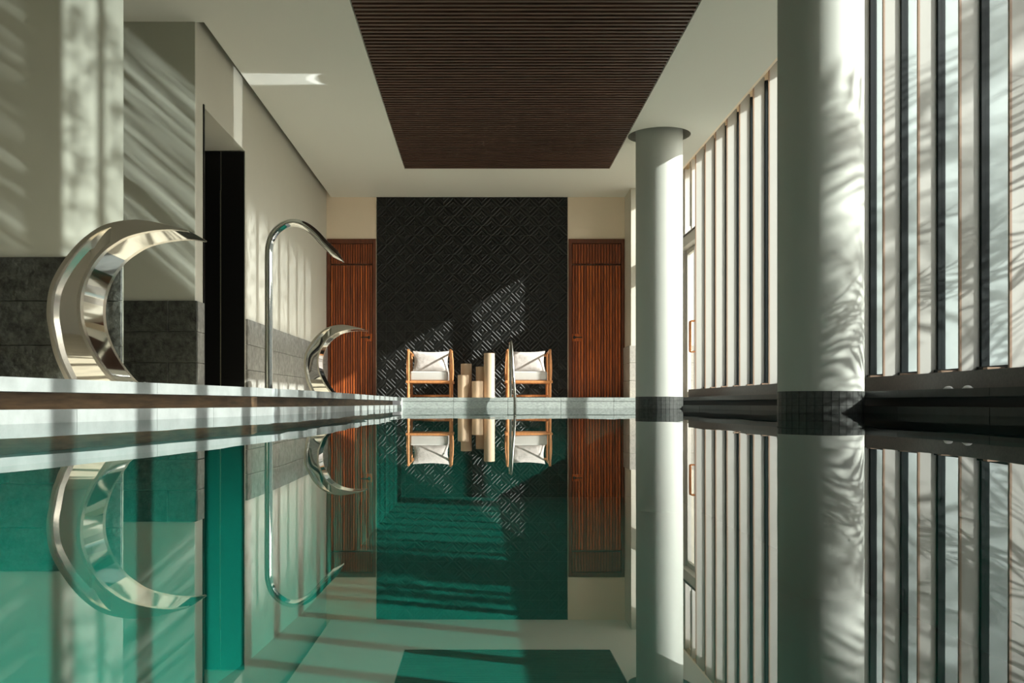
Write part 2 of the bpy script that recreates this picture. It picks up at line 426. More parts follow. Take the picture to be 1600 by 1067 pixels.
# left long wall with niche
NY0, NY1, NZ = 9.17, 10.81, 2.75
wl = wall('wall_left', [(XL-0.9, XL, YA+0.0, NY0, 0, 3.9), (XL-0.9, XL, NY1, YB, 0, 3.9), (XL-0.9, XL, NY0, NY1, NZ, 3.9), (XL-0.95, XL-0.75, NY0, NY1, 0, NZ)])
wc = wall('wall_corner', [(-6.2, XL-0.001, YA-0.012, YA+0.3, 0, 3.9)], 'plaster_shade')
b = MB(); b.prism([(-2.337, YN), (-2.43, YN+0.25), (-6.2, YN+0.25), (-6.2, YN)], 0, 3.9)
wn_ = b.make('wall_near', 'plaster_shade', kind='structure')
wo_ = wall('wall_outer', [(-6.4, -6.2, -3.3, 17, -0.2, 3.9)])
wall('wall_right_unseen', [(3.10, 3.60, -3.06, -0.86, -0.02, 3.9)], 'darkwall')  # unseen stretch, closed and darkened to cut light on the near end
wr_ = wall('wall_rear', [(-6.4, 3.6, -3.3, -3.06, -0.3, 3.9)], 'ceiling')

def wainscot(parent, axis, fixed, a0, a1, m, n_rows=3, L=0.92, z1=0.865, t=0.028, sgn=-1, off=0.0):
    h = z1/n_rows
    for r in range(n_rows):
        a = a0 - (0.5*L if (r % 2) else 0.0) - off
        while a < a1-0.01:
            s0, s1 = max(a, a0), min(a+L, a1)
            if s1-s0 > 0.02:
                tt = t + random.uniform(-0.004, 0.004)
                if axis == 'x':   # face looks to -y
                    me = slab_mesh('stone_slab', s1-s0-0.004, round(tt, 3), h-0.004, m)
                    link('stone_slab', me, parent, (s0+0.002, fixed-round(tt, 3), r*h+0.002))
                else:             # face looks along sgn x
                    me = slab_mesh('stone_slab', round(tt, 3), s1-s0-0.004, h-0.004, m)
                    link('stone_slab', me, parent, (fixed if sgn > 0 else fixed-round(tt, 3), s0+0.002, r*h+0.002))
            a += L
wainscot(wn_, 'x', YN, -6.0, -2.34, 'slate', off=0.0, L=1.1)
wainscot(wc, 'x', YA-0.012, -5.9, XL+0.024, 'slate', L=1.0)
wainscot(wl, 'y', XL, YA, NY0-0.03, 'grey_stone', sgn=1)
wainscot(wl, 'y', XL, NY1+0.02, YB-0.01, 'grey_stone', sgn=1, L=1.1)
wainscot(pier, 'x', 15.8, 2.465-0.028, 3.55, 'granite', L=0.6)
wainscot(pier, 'y', 2.465, 15.8, YB-0.02, 'granite', sgn=-1)

# niche lining : black panels
niche = empty('door_3', (XL-0.4, NY1-0.06, 0), kind='structure')
b = MB(); b.box(XL-0.26, XL-0.004, NY1-0.03, NY1-0.004, 0, NZ-0.01, 0.002); P(b.make('black_panel', 'blackpanel', niche))
b = MB(); b.box(XL-0.74, XL-0.272, NY1-0.03, NY1-0.004, 0, NZ-0.01, 0.002); P(b.make('black_panel', 'blackpanel', niche))
b = MB(); b.box(XL-0.272, XL-0.262, NY1-0.036, NY1-0.004, 0.0, 2.30); P(b.make('metal_strip', 'satin', niche))
b = MB(); b.box(XL-0.74, XL+0.012, NY0+0.0, NY0+0.028, 0, NZ+0.02); P(b.make('black_jamb', 'blackpanel', niche))
b = MB(); b.box(XL-0.745, XL-0.72, NY0+0.03, NY1-0.04, 0, NZ-0.01); P(b.make('black_back', 'blackpanel', niche))

# ceiling
ceil = empty('ceiling', (0, 0, ZC), kind='structure')
SX0, SX1, SY0, SY1 = -1.16, 1.94, -2.0, 14.5
CR = 0.41
COLS = [(2.355, 12.71), (2.535, 7.18)]
def ceiling_mesh():
    """ceiling plate around the slatted recess with round holes at the columns"""
    bm = bmesh.new()
    th = 0.12
    boxes = [(-6.2, 3.03, -3.06, SY0), (-6.2, SX0, SY0, YA), (-2.58, SX0, YA, 16.5), (SX0, 3.03, SY1, 16.5)]
    mb = MB()
    for x0, x1, y0, y1 in boxes: mb.box(x0, x1, y0, y1, ZC, ZC+th)
    # right strip with holes: cells around holes
    y = SY0
    for (cx, cy) in sorted(COLS, key=lambda c: c[1]):
        a = CR+0.16
        xh1 = 3.03
        mb.box(SX1, 3.03, y, cy-a, ZC, ZC+th)
        # ring cell
        N = 48; sq = []; ci = []
        for k in range(N):
            t = 2*PI*k/N; c, s = math.cos(t), math.sin(t)
            ex = (xh1-cx) if c > 0 else (cx-SX1)
            sx = ex/abs(c) if abs(c) > 1e-6 else 1e9
            sy = a/abs(s) if abs(s) > 1e-6 else 1e9
            q = min(sx, sy); sq.append((cx+c*q, cy+s*q)); ci.append((cx+c*min(CR, q-0.002), cy+s*min(CR, q-0.002)))
        # add corners by snapping nearest sample
        for X, Y in ((xh1, cy+a), (SX1, cy+a), (SX1, cy-a), (xh1, cy-a)):
            j = min(range(N), key=lambda i: (sq[i][0]-X)**2+(sq[i][1]-Y)**2); sq[j] = (X, Y)
        for k in range(N):
            k2 = (k+1) % N
            mb.prism([ci[k], sq[k], sq[k2], ci[k2]], ZC, ZC+th)
        y = cy+a
    mb.box(SX1, 3.03, y, SY1, ZC, ZC+th)
    return mb
o = ceiling_mesh().make('ceiling_board', 'ceiling', ceil, loc=(0, 0, -ZC))
for cx, cy in COLS:
    mb = MB(); N = 48
    for k in range(N):
        t, t2 = 2*PI*k/N, 2*PI*(k+1)/N
        mb.prism([(cx+CR*math.cos(t), cy+CR*math.sin(t)), (cx+(CR+0.012)*math.cos(t), cy+(CR+0.012)*math.sin(t)),
                  (cx+(CR+0.012)*math.cos(t2), cy+(CR+0.012)*math.sin(t2)), (cx+CR*math.cos(t2), cy+CR*math.sin(t2))], ZC+0.001, ZC+0.24)
    mb.make('column_collar', 'ceiling', ceil, loc=(0, 0, -ZC))
wall('roof_slab', [(-6.4, 3.62, -3.3, 17.0, 3.9, 4.1)], 'plaster', None)['kind'] = 'structure'
bpy.data.objects['roof_slab'].name = 'ceiling_slab'
wall('beam', [(3.03, 3.06, -3.06, 15.8, ZC, 3.9), (3.37, 3.60, -3.06, 15.8, 3.72, 3.9)], 'plaster_warm', None)
bpy.data.objects['beam'].name = 'trim_1'
# slatted wooden ceiling
sl = empty('slatted_ceiling_panel', ((SX0+SX1)/2, 8.5, ZC), 'dark wooden slatted panel set flush into the white ceiling above the pool', 'ceiling panel')
b = MB(); b.box(SX0+0.004, SX1-0.004, SY0+0.01, SY1-0.01, ZC+0.10, ZC+0.118); P(b.make('backing_board', 'groove', sl))
me = slab_mesh('slat', SX1-SX0-0.02, 0.040, 0.055, 'slatwood', 0.002)
y = SY1-0.05
while y > SY0+0.08:
    P(link('slat', me, sl, (SX0+0.01, y, ZC-0.002))); y -= 0.087

# ------------------------------------------------------------ window wall
XF, XG = 3.20, 3.365
ZS, ZT = 0.14, 3.72
win = empty('window_1', (XG, 7.0, 0), kind='structure')
YEND = 14.38
b = MB(); b.box(3.10, 3.58, -0.84, YEND, 0.0, ZS-0.02, 0.004); P(b.make('window_sill', 'sill', win))
fy0 = 7.643
FS = 0.6096
ys = [fy0+FS*k for k in range(-13, 12)]     # fin noses
fin_me = slab_mesh('fin', XG-0.03-XF-0.014, 0.018, ZT-ZS+0.05, 'fin', 0)
nose_me = slab_mesh('fin_nose', 0.014, 0.020, ZT-ZS+0.07, 'finedge', 0)
mul_me = slab_mesh('mullion', 0.06, 0.055, ZT-ZS+0.01, 'mullion', 0.004)
gl_me = slab_mesh('glass_pane', 0.008, FS-0.056, ZT-ZS-0.01, 'glass', 0)
of_near = slab_mesh('outer_fin', 0.135, 0.018, ZT-ZS, 'outfin', 0)
of_far = slab_mesh('outer_fin', 0.07, 0.018, ZT-ZS, 'outfin', 0)
foot_me = slab_mesh('fin_foot', 0.13, 0.05, 0.02, 'finedge', 0.002)
for y in ys:
    if y > YEND+0.05: break
    P(link('fin', fin_me, win, (XF+0.014, y, ZS-0.02)))
    P(link('fin_nose', nose_me, win, (XF, y-0.001, ZS-0.02)))
    P(link('mullion', mul_me, win, (XG-0.03, y-0.018, ZS-0.02)))
    P(link('outer_fin', of_near if y < 8.0 else of_far, win, (XG+0.032, y, ZS-0.02)))
    P(link('glass_pane', gl_me, win, (XG-0.004, y-FS+0.038, ZS+0.0)))
    if y < YEND-0.1:
        P(link('fin_foot', foot_me, win, (XF+0.0, y-0.35, ZS-0.02)))
b = MB(); b.box(XG-0.05, XG+0.05, -0.82, YEND, ZS-0.02, ZS+0.015); P(b.make('bottom_rail', 'mullion', win))
# glass double door at the far end
dz = 2.40
gd = empty('door_4', (XG, 15.0, 0), kind='structure')
def gbox(nm, m, *a, bev=0.0):
    return P(MB().box(*a, bev).make(nm, m, gd))
gbox('door_header', 'frame', XG-0.14, XG+0.05, YEND, 15.66, dz, dz+0.17, bev=0.005)
gbox('door_track', 'blackmetal', XG-0.16, XG-0.14, YEND, 15.66, dz+0.155, dz+0.172)
gbox('door_post', 'frame', XG-0.05, XG+0.05, YEND-0.02, YEND+0.05, 0.0, ZT)
gbox('door_post', 'frame', XG-0.05, XG+0.05, 15.62, 15.80, 0.0, ZT)
gbox('transom_post', 'frame', XG-0.08, XG+0.05, 14.97, 15.05, dz+0.17, ZT)
gbox('transom_fin', 'fin', XF+0.08, XG-0.05, 15.09, 15.11, dz+0.3, ZT)
gbox('transom_pane', 'glass', XG-0.004, XG+0.004, YEND+0.05, 14.97, dz+0.17, ZT)
gbox('transom_pane', 'glass', XG-0.004, XG+0.004, 15.05, 15.62, dz+0.17, ZT)
for (a0, a1) in ((YEND+0.055, 15.00), (15.02, 15.615)):
    b = MB()
    b.box(XG-0.025, XG+0.025, a0, a0+0.06, 0.02, dz-0.005); b.box(XG-0.025, XG+0.025, a1-0.06, a1, 0.02, dz-0.005)
    b.box(XG-0.025, XG+0.025, a0+0.06, a1-0.06, 0.02, 0.10); b.box(XG-0.025, XG+0.025, a0+0.06, a1-0.06, dz-0.075, dz-0.005)
    leaf = P(b.make('door_leaf', 'frame', gd))
    lo_ = gd.location
    g = MB().box(XG-0.004, XG+0.004, a0+0.06, a1-0.06, 0.10, dz-0.075).make('door_pane', 'glass', leaf)
    hy = a1-0.03 if a0 < 14.9 else a0+0.03
    sgn = -1
    pts = []
    z0, z1, xo = 0.72, 1.20, XG-0.10
    pts = [(XG-0.025, hy, z0), (xo+0.02, hy, z0), (xo+0.006, hy, z0+0.006), (xo, hy, z0+0.02), (xo, hy, z1-0.02), (xo+0.006, hy, z1-0.006), (xo+0.02, hy, z1), (XG-0.025, hy, z1)]
    b = MB(); b.tube(pts, 0.012, 10); b.make('handle', 'copper', leaf, smooth=True)

# ------------------------------------------------------------ black relief wall
rw = empty('relief_wall_panel', (-0.157, YB, 0), 'tall glossy black wall panel of diamond relief tiles behind the two armchairs', 'wall panel')
RX0, RX1 = -1.80, 1.485
nx, nz = 20, 21
tw = (RX1-RX0)/nx; tz = ZC/nz
def relief_tile(flip):
    """one square tile; ribs run diagonally, raised from a thin base"""
    bm = bmesh.new()
    mb = MB(); mb.bm = bm
    g = 0.0015
    mb.box(g, tw-g, -0.004, 0.012, g, tz-g)
    def clip(s0, s1):
        # polygon of {s0 <= u+v <= s1} in unit square
        pts = []
        def line(s):     # endpoints on the square, ordered from (u small) to (u large)
            if s <= 1: return (0.0, s), (s, 0.0)
            return (s-1, 1.0), (1.0, s-1)
        a0, a1 = line(s0); b0, b1 = line(s1)
        pts = [a0]
        if s0 < 1 < s1: pts.append((0.0, 1.0))
        pts += [b0, b1]
        if s0 < 1 < s1: pts.append((1.0, 0.0))
        pts.append(a1)
        out = []
        for p in pts:
            if not out or (abs(p[0]-out[-1][0])+abs(p[1]-out[-1][1])) > 1e-6: out.append(p)
        if (abs(out[0][0]-out[-1][0])+abs(out[0][1]-out[-1][1])) < 1e-6: out.pop()
        return out
    HR = 0.0080
    for s0, s1 in ((0.0, 0.22), (0.40, 0.64), (0.82, 1.18), (1.36, 1.60), (1.78, 2.0)):
        lo = clip(s0, s1)
        d = 0.10
        hi = clip(s0+(0 if s0 == 0 else d), s1-(0 if s1 == 2 else d))
        if len(lo) != len(hi): hi = lo
        def pt(p, y):
            u, v = p
            if flip: u = 1-u
            return bm.verts.new((g+u*(tw-2*g), y, g+v*(tz-2*g)))
        L = [pt(p, -0.004) for p in lo]; H = [pt(p, -0.004-HR) for p in hi]
        n = len(L)
        bm.faces.new(H)
        for i in range(n): bm.faces.new((L[i], L[(i+1) % n], H[(i+1) % n], H[i]))
    return mb
t_me = [relief_tile(False).mesh('relief_tile', 'lacquer'), relief_tile(True).mesh('relief_tile', 'lacquer')]
rest = bmesh.new()
for j in range(nz):
    for i in range(nx):
        k = (i+j) % 2
        x, z = RX0+i*tw, j*tz
        if j < 15:
            P(link('relief_tile', t_me[k], rw, (x, YB, z)))
        else:
            t = bmesh.new(); t.from_mesh(t_me[k]); bmesh.ops.translate(t, vec=(x, YB, z), verts=t.verts[:])
            tmp = bpy.data.meshes.new('tmp'); t.to_mesh(tmp); t.free(); rest.from_mesh(tmp); bpy.data.meshes.remove(tmp)
me = bpy.data.meshes.new('upper_relief_tiles'); rest.to_mesh(me); rest.free(); me.materials.append(M['lacquer'])
P(link('upper_relief_tiles', me, rw, kind='stuff'))
b = MB(); b.box(RX0, RX1, YB+0.010, YB+0.02, 0, ZC); P(b.make('backing_board', 'groove', rw))

# ------------------------------------------------------------ reeded wooden doors
def wood_door(name, x0, x1, hx, hdir):
    d = empty(name, ((x0+x1)/2, YB, 0), kind='structure')
    b = MB(); fw = 0.055
    b.box(x0, x0+fw, YB-0.02, YB+0.06, 0, 2.735, 0.004); b.box(x1-fw, x1, YB-0.02, YB+0.06, 0, 2.735, 0.004)
    b.box(x0+fw, x1-fw, YB-0.02, YB+0.06, 2.66, 2.735, 0.004); P(b.make('door_frame', 'doorframe', d))
    a0, a1 = x0+fw+0.006, x1-fw-0.006
    zt0 = 2.30
    tr = P(MB().box(a0, a1, YB+0.02, YB+0.05, zt0+0.006, 2.655).make('transom_panel', 'doorframe', d))
    lf = P(MB().box(a0, a1, YB+0.018, YB+0.05, 0.008, zt0-0.006).make('door_leaf', 'doorframe', d))
    n = 17; p = (a1-a0)/n
    def slat(bm_, xa, xb, z0, z1, yb=YB+0.02): bm_.box(xa, xb, YB-0.004, yb, z0, z1)
    shades = []
    sm = MB(); s1 = MB(); s2 = MB()
    bh0, bh1 = 0.98, 1.11
    for i in range(n):
        xa, xb = a0+i*p+0.010, a0+(i+1)*p-0.008
        sm.box(xa, xb, YB+0.0, YB+0.021, zt0+0.02, 2.65)
        tgt = s1 if random.random() < 0.55 else s2
        near_handle = (i < 3) if hdir > 0 else (i > n-4)
        if near_handle:
            tgt.box(xa, xb, YB-0.004, YB+0.019, 0.02, bh0-0.004); tgt.box(xa, xb, YB-0.004, YB+0.019, bh1+0.004, zt0-0.02)
        else:
            tgt.box(xa, xb, YB-0.004, YB+0.019, 0.02, zt0-0.02)
    sm.make('transom_slats', 'doorwood2', tr, kind='stuff')
    s1.make('door_slats', 'doorwood', lf, kind='stuff'); s2.make('door_slats', 'doorwood2', lf, kind='stuff')
    hb0, hb1 = (a0+0.004, a0+3*p) if hdir > 0 else (a1-3*p, a1-0.004)
    MB().box(hb0, hb1, YB-0.005, YB+0.019, bh0, bh1, 0.003).make('handle_block', 'doorwood', lf)
    b = MB(); b.cyl((hx, YB-0.018, 1.045), (hx, YB-0.004, 1.045), 0.026); b.cyl((hx, YB-0.055, 1.045), (hx, YB-0.01, 1.045), 0.011)
    b.tube([(hx, YB-0.052, 1.045), (hx+hdir*0.02, YB-0.056, 1.045), (hx+hdir*0.13, YB-0.052, 1.043)], [0.011, 0.011, 0.009], 10)
    b.make('lever_handle', 'blackmetal', lf, smooth=True)
    for ch in list(lf.children)+list(tr.children): ch.location = (0, 0, 0)
    return d
M['doorwood2'] = mat('door_wood_dark', (0.27, 0.058, 0.013), 0.42, noise=(5, 0.45, 1.6), stretch=(9, 9, 0.6))
wood_door('door_1', -2.65, -1.81, -1.93, -1)
wood_door('door_2', 1.50, 2.46, 1.60, 1)

# ------------------------------------------------------------ columns
def column(cx, cy, label):
    r = 0.307
    c = empty('column', (cx, cy, 0), label, 'column')
    b = MB(); b.cyl((0, 0, 0.0), (0, 0, 3.9), r, seg=96); b.make('shaft', 'column', c, smooth=True)
    # plinth clad in small mosaic tiles standing in the pool
    b = MB(); b.cyl((0, 0, -0.22), (0, 0, 0.0), r-0.004, seg=64); b.make('plinth_core', 'groove', c, smooth=True)
    b = MB(); b.cyl((0, 0, -1.5), (0, 0, -0.22), r-0.004, seg=64); b.make('underwater_shaft', 'pool', c, smooth=True)
    n = 34; h = 0.052; mb = MB(); bm = mb.bm
    for row in range(4):
        z1 = -0.0005-row*h; z0 = z1-h+0.003
        for k in range(n):
            t0 = 2*PI*k/n+0.006; t1 = 2*PI*(k+1)/n-0.006
            mb.prism([((r-0.006)*math.cos(t0), (r-0.006)*math.sin(t0)), ((r+0.003)*math.cos(t0), (r+0.003)*math.sin(t0)),
                      ((r+0.003)*math.cos(t1), (r+0.003)*math.sin(t1)), ((r-0.006)*math.cos(t1), (r-0.006)*math.sin(t1))], z0, z1)
    mb.make('mosaic_tiles', 'mosaic_dark', c, kind='stuff')
column(*COLS[0], 'round white column further away, standing in the pool near the wooden door')
column(*COLS[1], 'large round white column nearest the viewer, dappled with leaf shadows')

# ------------------------------------------------------------ crescent water spouts
def spl(pts, n):
    """Catmull-Rom through pts, n samples"""
    P_ = [Vector(p) for p in pts]; P_ = [P_[0]*2-P_[1]]+P_+[P_[-1]*2-P_[-2]]
    out = []; m = len(pts)-1
    for i in range(n):
        t = i/(n-1)*m; k = min(int(t), m-1); u = t-k
        a, b_, c, d = P_[k], P_[k+1], P_[k+2], P_[k+3]
        out.append(0.5*((2*b_)+(-a+c)*u+(2*a-5*b_+4*c-d)*u*u+(-a+3*b_-3*c+d)*u**3))
    return out
def px2(cx, cy, Y=4.4):
    px, py = 50+cx/3.81, 330+cy/3.81
    return ((px-752)*Y/F, -0.09+(630.4-py)*Y/F)
outer_px = [(215, 1040), (190, 990), (130, 850), (98, 700), (86, 600), (100, 470), (140, 370), (210, 262), (300, 165), (400, 95), (500, 62), (620, 50), (740, 66), (850, 92), (945, 118)]
inner_px = [(520, 1040), (470, 985), (400, 895), (340, 790), (302, 690), (288, 600), (290, 510), (312, 420), (352, 335), (412, 255), (480, 200), (570, 150), (700, 118), (830, 108), (945, 122)]
OUT = [Vector((p[0], 0, p[1])) for p in [px2(*q) for q in outer_px]]
INN = [Vector((p[0], 0, p[1])) for p in [px2(*q) for q in inner_px]]
OX = -1.86
OUT = [Vector((v.x-OX, 0, v.z)) for v in OUT]; INN = [Vector((v.x-OX, 0, v.z)) for v in INN]
OUT[0].z = INN[0].z = 0.0
def crescent(loc, label, src=None):
    W = 0.232
    c = empty('crescent_fountain', loc, label, 'fountain')
    if src:
        for ch in src.children:
            d = ch.copy(); COL.objects.link(d); d.parent = c
        return c
    n = 90
    o_, i_ = spl(OUT, n), spl(INN, n)
    bm = bmesh.new(); R = []
    for a, q in zip(o_, i_):
        R.append([bm.verts.new((a.x, 0, a.z)), bm.verts.new((q.x, 0, q.z)), bm.verts.new((q.x, W, q.z)), bm.verts.new((a.x, W, a.z))])
    for j in range(n-1):
        for k in range(4):
            bm.faces.new((R[j][k], R[j][(k+1) % 4], R[j+1][(k+1) % 4], R[j+1][k]))
    bm.faces.new(R[0]); bm.faces.new(R[-1][::-1])
    bmesh.ops.recalc_face_normals(bm, faces=bm.faces[:])
    edges = [e for e in bm.edges if abs(e.calc_face_angle(0)) > 1.0]
    bmesh.ops.bevel(bm, geom=edges, offset=0.0025, segments=2, affect='EDGES')
    mb = MB(); mb.bm = bm; mb.make('curved_body', 'chrome', c, smooth=True)
    # both cheeks: a flat satin rim around a sunken, slanting polished inlay
    def ribbon(name, m, rows, f0, f1):
        """rows: (p, q) per sample; f0,f1: y of p and q on the face; closed 20 mm behind"""
        bm = bmesh.new(); rr = []
        for (p, q), ya_, yb_, yc_ in zip(rows, f0, f1, back):
            rr.append([bm.verts.new((p.x, ya_, p.z)), bm.verts.new((q.x, yb_, q.z)), bm.verts.new((q.x, yc_, q.z)), bm.verts.new((p.x, yc_, p.z))])
        for j in range(len(rr)-1):
            for k in range(4): bm.faces.new((rr[j][k], rr[j][(k+1) % 4], rr[j+1][(k+1) % 4], rr[j+1][k]))
        bm.faces.new(rr[0]); bm.faces.new(rr[-1][::-1])
        mb = MB(); mb.bm = bm; return mb.make(name, m, c, smooth=True)
    for face in (0, 1):
        sg = -1 if face == 0 else 1
        y0 = 0.0 if face == 0 else W
        N1 = 63
        ro, rin, inl = [], [], []
        for a, q in zip(o_, i_):
            w = (q-a).length; u = (q-a).normalized() if w > 1e-5 else Vector((0, 0, 1)); m_ = min(0.020, w*0.33)
            ro.append((a, a+u*m_)); inl.append((a+u*m_, q-u*m_)); rin.append((q-u*m_, q))
        T = 0.034
        depth = [T*min(1, (N1-j)/10) if j < N1 else 0.0 for j in range(n)]
        back = [y0-sg*0.002]*n
        f = [y0+sg*T*1.0]*n
        ribbon('cheek_rim', 'satin', ro[:n-1], f[:n-1], f[:n-1])
        ribbon('cheek_rim', 'satin', rin[:n-1], f[:n-1], f[:n-1])
        fo = [y0+sg*(T-0.94*d) for d in depth]; fi = [y0+sg*(T-0.12*d) for d in depth]
        ribbon('cheek_inlay', 'chrome_side', inl[:N1], fo[:N1], fi[:N1])
        ribbon('cheek_tip', 'satin', inl[N1-1:n-1], f[:n-N1], f[:n-N1])
    b = MB(); b.box(-0.08, 0.24, -0.036, W+0.036, 0.0, 0.006, 0.002); b.make('base_plate', 'chrome', c)
    for sx in (0.235,):
        for sy in (0.02, W-0.02):
            b = MB(); b.cyl((sx, sy, 0.006), (sx, sy, 0.014), 0.009, seg=12); b.make('screw', 'chrome', c)
    return c
c1 = crescent((OX, 4.434, 0), 'large crescent-shaped polished steel water spout nearest the viewer at left')
c2 = crescent((OX+0.095, 10.3, 0), 'small-looking crescent steel water spout further back, in front of the left wooden door', c1)

# swan-neck spout
sp = empty('swan_neck_spout', (-1.65, 7.45, 0), 'tall bent tubular steel water spout between the two crescents', 'fountain')
s_ = 7.45/F
def sx_(px, py): return ((px-752)*s_+1.65, 0.0, -0.09+(630.4-py)*s_)
path = [sx_(420, 612), sx_(420, 520), sx_(420, 430)] + [sx_(*p) for p in ((420, 396), (421.5, 382), (426, 369), (434, 358.5), (445, 351), (457, 348), (470, 350), (482, 356), (494, 366), (505, 378), (515, 388), (524, 397))]
pts = spl(path, 70)
b = MB(); b.tube(pts, 0.0305, 24); b.make('tube', 'chrome', sp, smooth=True)
# flattened nozzle
bm = bmesh.new(); p0 = pts[-1]; t = (pts[-1]-pts[-3]).normalized(); nrm = Vector((t.z, 0, -t.x)); rings = []
if nrm.z < 0: nrm = -nrm
L_ = 0.085
for k in range(7):
    u = k/6; hh = 0.0305*(1-u)+0.004*u; ww = 0.0305*(1+0.35*u)
    cpt = p0+t*(L_*u)+nrm*(0.0305-hh)*0.1 - nrm*0.0*u
    rings.append([bm.verts.new(cpt+nrm*hh*math.sin(2*PI*j/20)+Vector((0, ww*math.cos(2*PI*j/20), 0))) for j in range(20)])
for k in range(6):
    for j in range(20): bm.faces.new((rings[k][j], rings[k][(j+1) % 20], rings[k+1][(j+1) % 20], rings[k+1][j]))
bm.faces.new(rings[-1]); bm.faces.new(rings[0][::-1])
mb = MB(); mb.bm = bm; mb.make('nozzle', 'chrome', sp, smooth=True)
b = MB(); b.cyl((0, 0, 0), (0, 0, 0.012), 0.07, seg=32); b.make('base_flange', 'chrome', sp, smooth=True)

# ------------------------------------------------------------ pool handrail
hr = empty('pool_handrail', (0.47, 14.55, 0), 'curved stainless steel pool handrail at the far end beside the right armchair', 'handrail')
rail = [(0.455, 14.92, 0.0), (0.452, 14.92, 0.35), (0.45, 14.90, 0.62), (0.447, 14.84, 0.78), (0.449, 14.74, 0.86), (0.455, 14.62, 0.83), (0.463, 14.50, 0.68), (0.475, 14.40, 0.42), (0.49, 14.33, 0.18), (0.50, 14.30, -0.05), (0.50, 14.29, -0.35), (0.50, 14.32, -0.6)]
pts = spl([(x-0.47, y-14.55, z) for x, y, z in rail], 60)
M['satin2'] = mat('stainless_tube', (0.36, 0.36, 0.33), 0.25, metal=1.0)
b = MB(); b.tube(pts, 0.023, 14); b.make('rail_tube', 'satin2', hr, smooth=True)
b = MB(); b.cyl((-0.015, 0.37, 0), (-0.015, 0.37, 0.012), 0.045); b.make('base_flange', 'satin2', hr, smooth=True)

# ------------------------------------------------------------ armchairs
def soft_box(sx, sy, sz, puff, seed, nx_=10, ny_=10, nz_=4):
    """pillow-like solid centred on origin"""
    bm = bmesh.new(); bmesh.ops.create_cube(bm, size=1.0)
    bmesh.ops.subdivide_edges(bm, edges=bm.edges[:], cuts=9, use_grid_fill=True)
    rnd = random.Random(seed); ph = [rnd.uniform(0, 6) for _ in range(6)]
    for v in bm.verts:
        x, y, z = v.co*2
        q = (1-x*x)*(1-z*z)
        yy = y*(0.45+0.55*max(0, q)**0.4)
        k = 1-0.05*(1-abs(y))
        xx = x*(1-puff*0.10*(1-z*z)) * k; zz = z*(1-puff*0.12*(1-x*x)) * k
        yy += 0.05*math.sin(4*x+ph[0])*math.sin(3*z+ph[1])*q
        v.co = Vector((xx*sx/2, yy*sy/2, zz*sz/2))
    return bm
def armchair(loc, label, src=None):
    c = empty('lounge_armchair', loc, label, 'chair', 'wooden lounge armchairs by the relief wall')
    if src:
        for ch in src.children:
            d = ch.copy(); COL.objects.link(d); d.parent = c
            for g_ in ch.children:
                e = g_.copy(); COL.objects.link(e); e.parent = d
        return c
    hw = 0.335; H = 0.77; D = 0.72
    for x in (-hw, hw):
        for y in (0.0, D):
            h = H if y == 0 else 0.74
            b = MB(); b.cyl((x, y, 0), (x, y, h), 0.021, 0.019, seg=16)
            b.make('leg', 'teak', c, smooth=True)
    for x in (-hw, hw):
        b = MB(); b.box(x-0.03, x+0.03, -0.02, D+0.03, H-0.035, H-0.008, 0.008) if False else b.tube([(x, -0.02, H-0.012), (x*1.03, D*0.5, H-0.015), (x, D+0.02, H-0.03)], 0.017, 10)
        b.make('armrest', 'teak', c, smooth=True)
        # outward bowed slat at the side
        s = 1 if x > 0 else -1
        b = MB(); b.tube([(x+s*0.015, 0.10, H-0.03), (x+s*0.030, 0.10, 0.58), (x+s*0.034, 0.10, 0.42), (x+s*0.022, 0.10, 0.25)], 0.008, 8)
        b.make('side_spindle', 'teak', c, smooth=True)
        b = MB(); b.tube([(x+s*0.015, 0.42, H-0.03), (x+s*0.030, 0.42, 0.58), (x+s*0.034, 0.42, 0.42), (x+s*0.022, 0.42, 0.25)], 0.008, 8)
        b.make('side_spindle', 'teak', c, smooth=True)
        b = MB(); b.box(x-0.02+s*0.02, x+0.02+s*0.02, -0.025, D+0.02, 0.235, 0.275, 0.004); b.make('side_rail', 'teak', c)
    b = MB(); b.box(-hw, hw, -0.018, 0.018, 0.236, 0.272, 0.004); b.make('front_rail', 'teak', c)
    b = MB(); b.box(-hw, hw, D-0.018, D+0.018, 0.236, 0.272, 0.004); b.make('back_rail', 'teak', c)
    b = MB(); b.box(-hw, hw, D-0.018, D+0.018, 0.69, 0.73, 0.004); b.make('top_rail', 'teak', c)
    b = MB(); b.box(-hw, hw, D-0.015, D+0.015, 0.02, 0.055, 0.004); b.make('stretcher', 'teak', c)
    for s in (-1, 1):
        b = MB(); b.box(s*hw-0.018, s*hw+0.018, 0.02, D, 0.02, 0.052, 0.004); b.make('stretcher', 'teak', c)
    b = MB(); b.box(-hw+0.02, hw-0.02, 0.02, D-0.02, 0.25, 0.268); b.make('seat_deck', 'teak', c)
    bm = bmesh.new(); bmesh.ops.create_cube(bm, size=1.0)
    for v in bm.verts: v.co = Vector((v.co.x*0.60, v.co.y*0.66, v.co.z*0.15))
    bmesh.ops.bevel(bm, geom=bm.edges[:], offset=0.028, segments=4, affect='EDGES', profile=0.6)
    mb = MB(); mb.bm = bm; mb.make('seat_cushion', 'fabric', c, loc=(-0.008, 0.345, 0.347), smooth=True)
    bm = soft_box(0.60, 0.20, 0.36, 1.0, 3)
    bmesh.ops.rotate(bm, verts=bm.verts[:], cent=(0, 0, 0), matrix=Matrix.Rotation(math.radians(-14), 3, 'X'))
    mb = MB(); mb.bm = bm; mb.make('back_cushion', 'pillow', c, loc=(-0.004, 0.56, 0.59), smooth=True)
    b = MB(); b.box(-0.302, -0.298, 0.06, 0.10, 0.33, 0.37); b.make('cushion_tag', 'blackmetal', c)
    return c
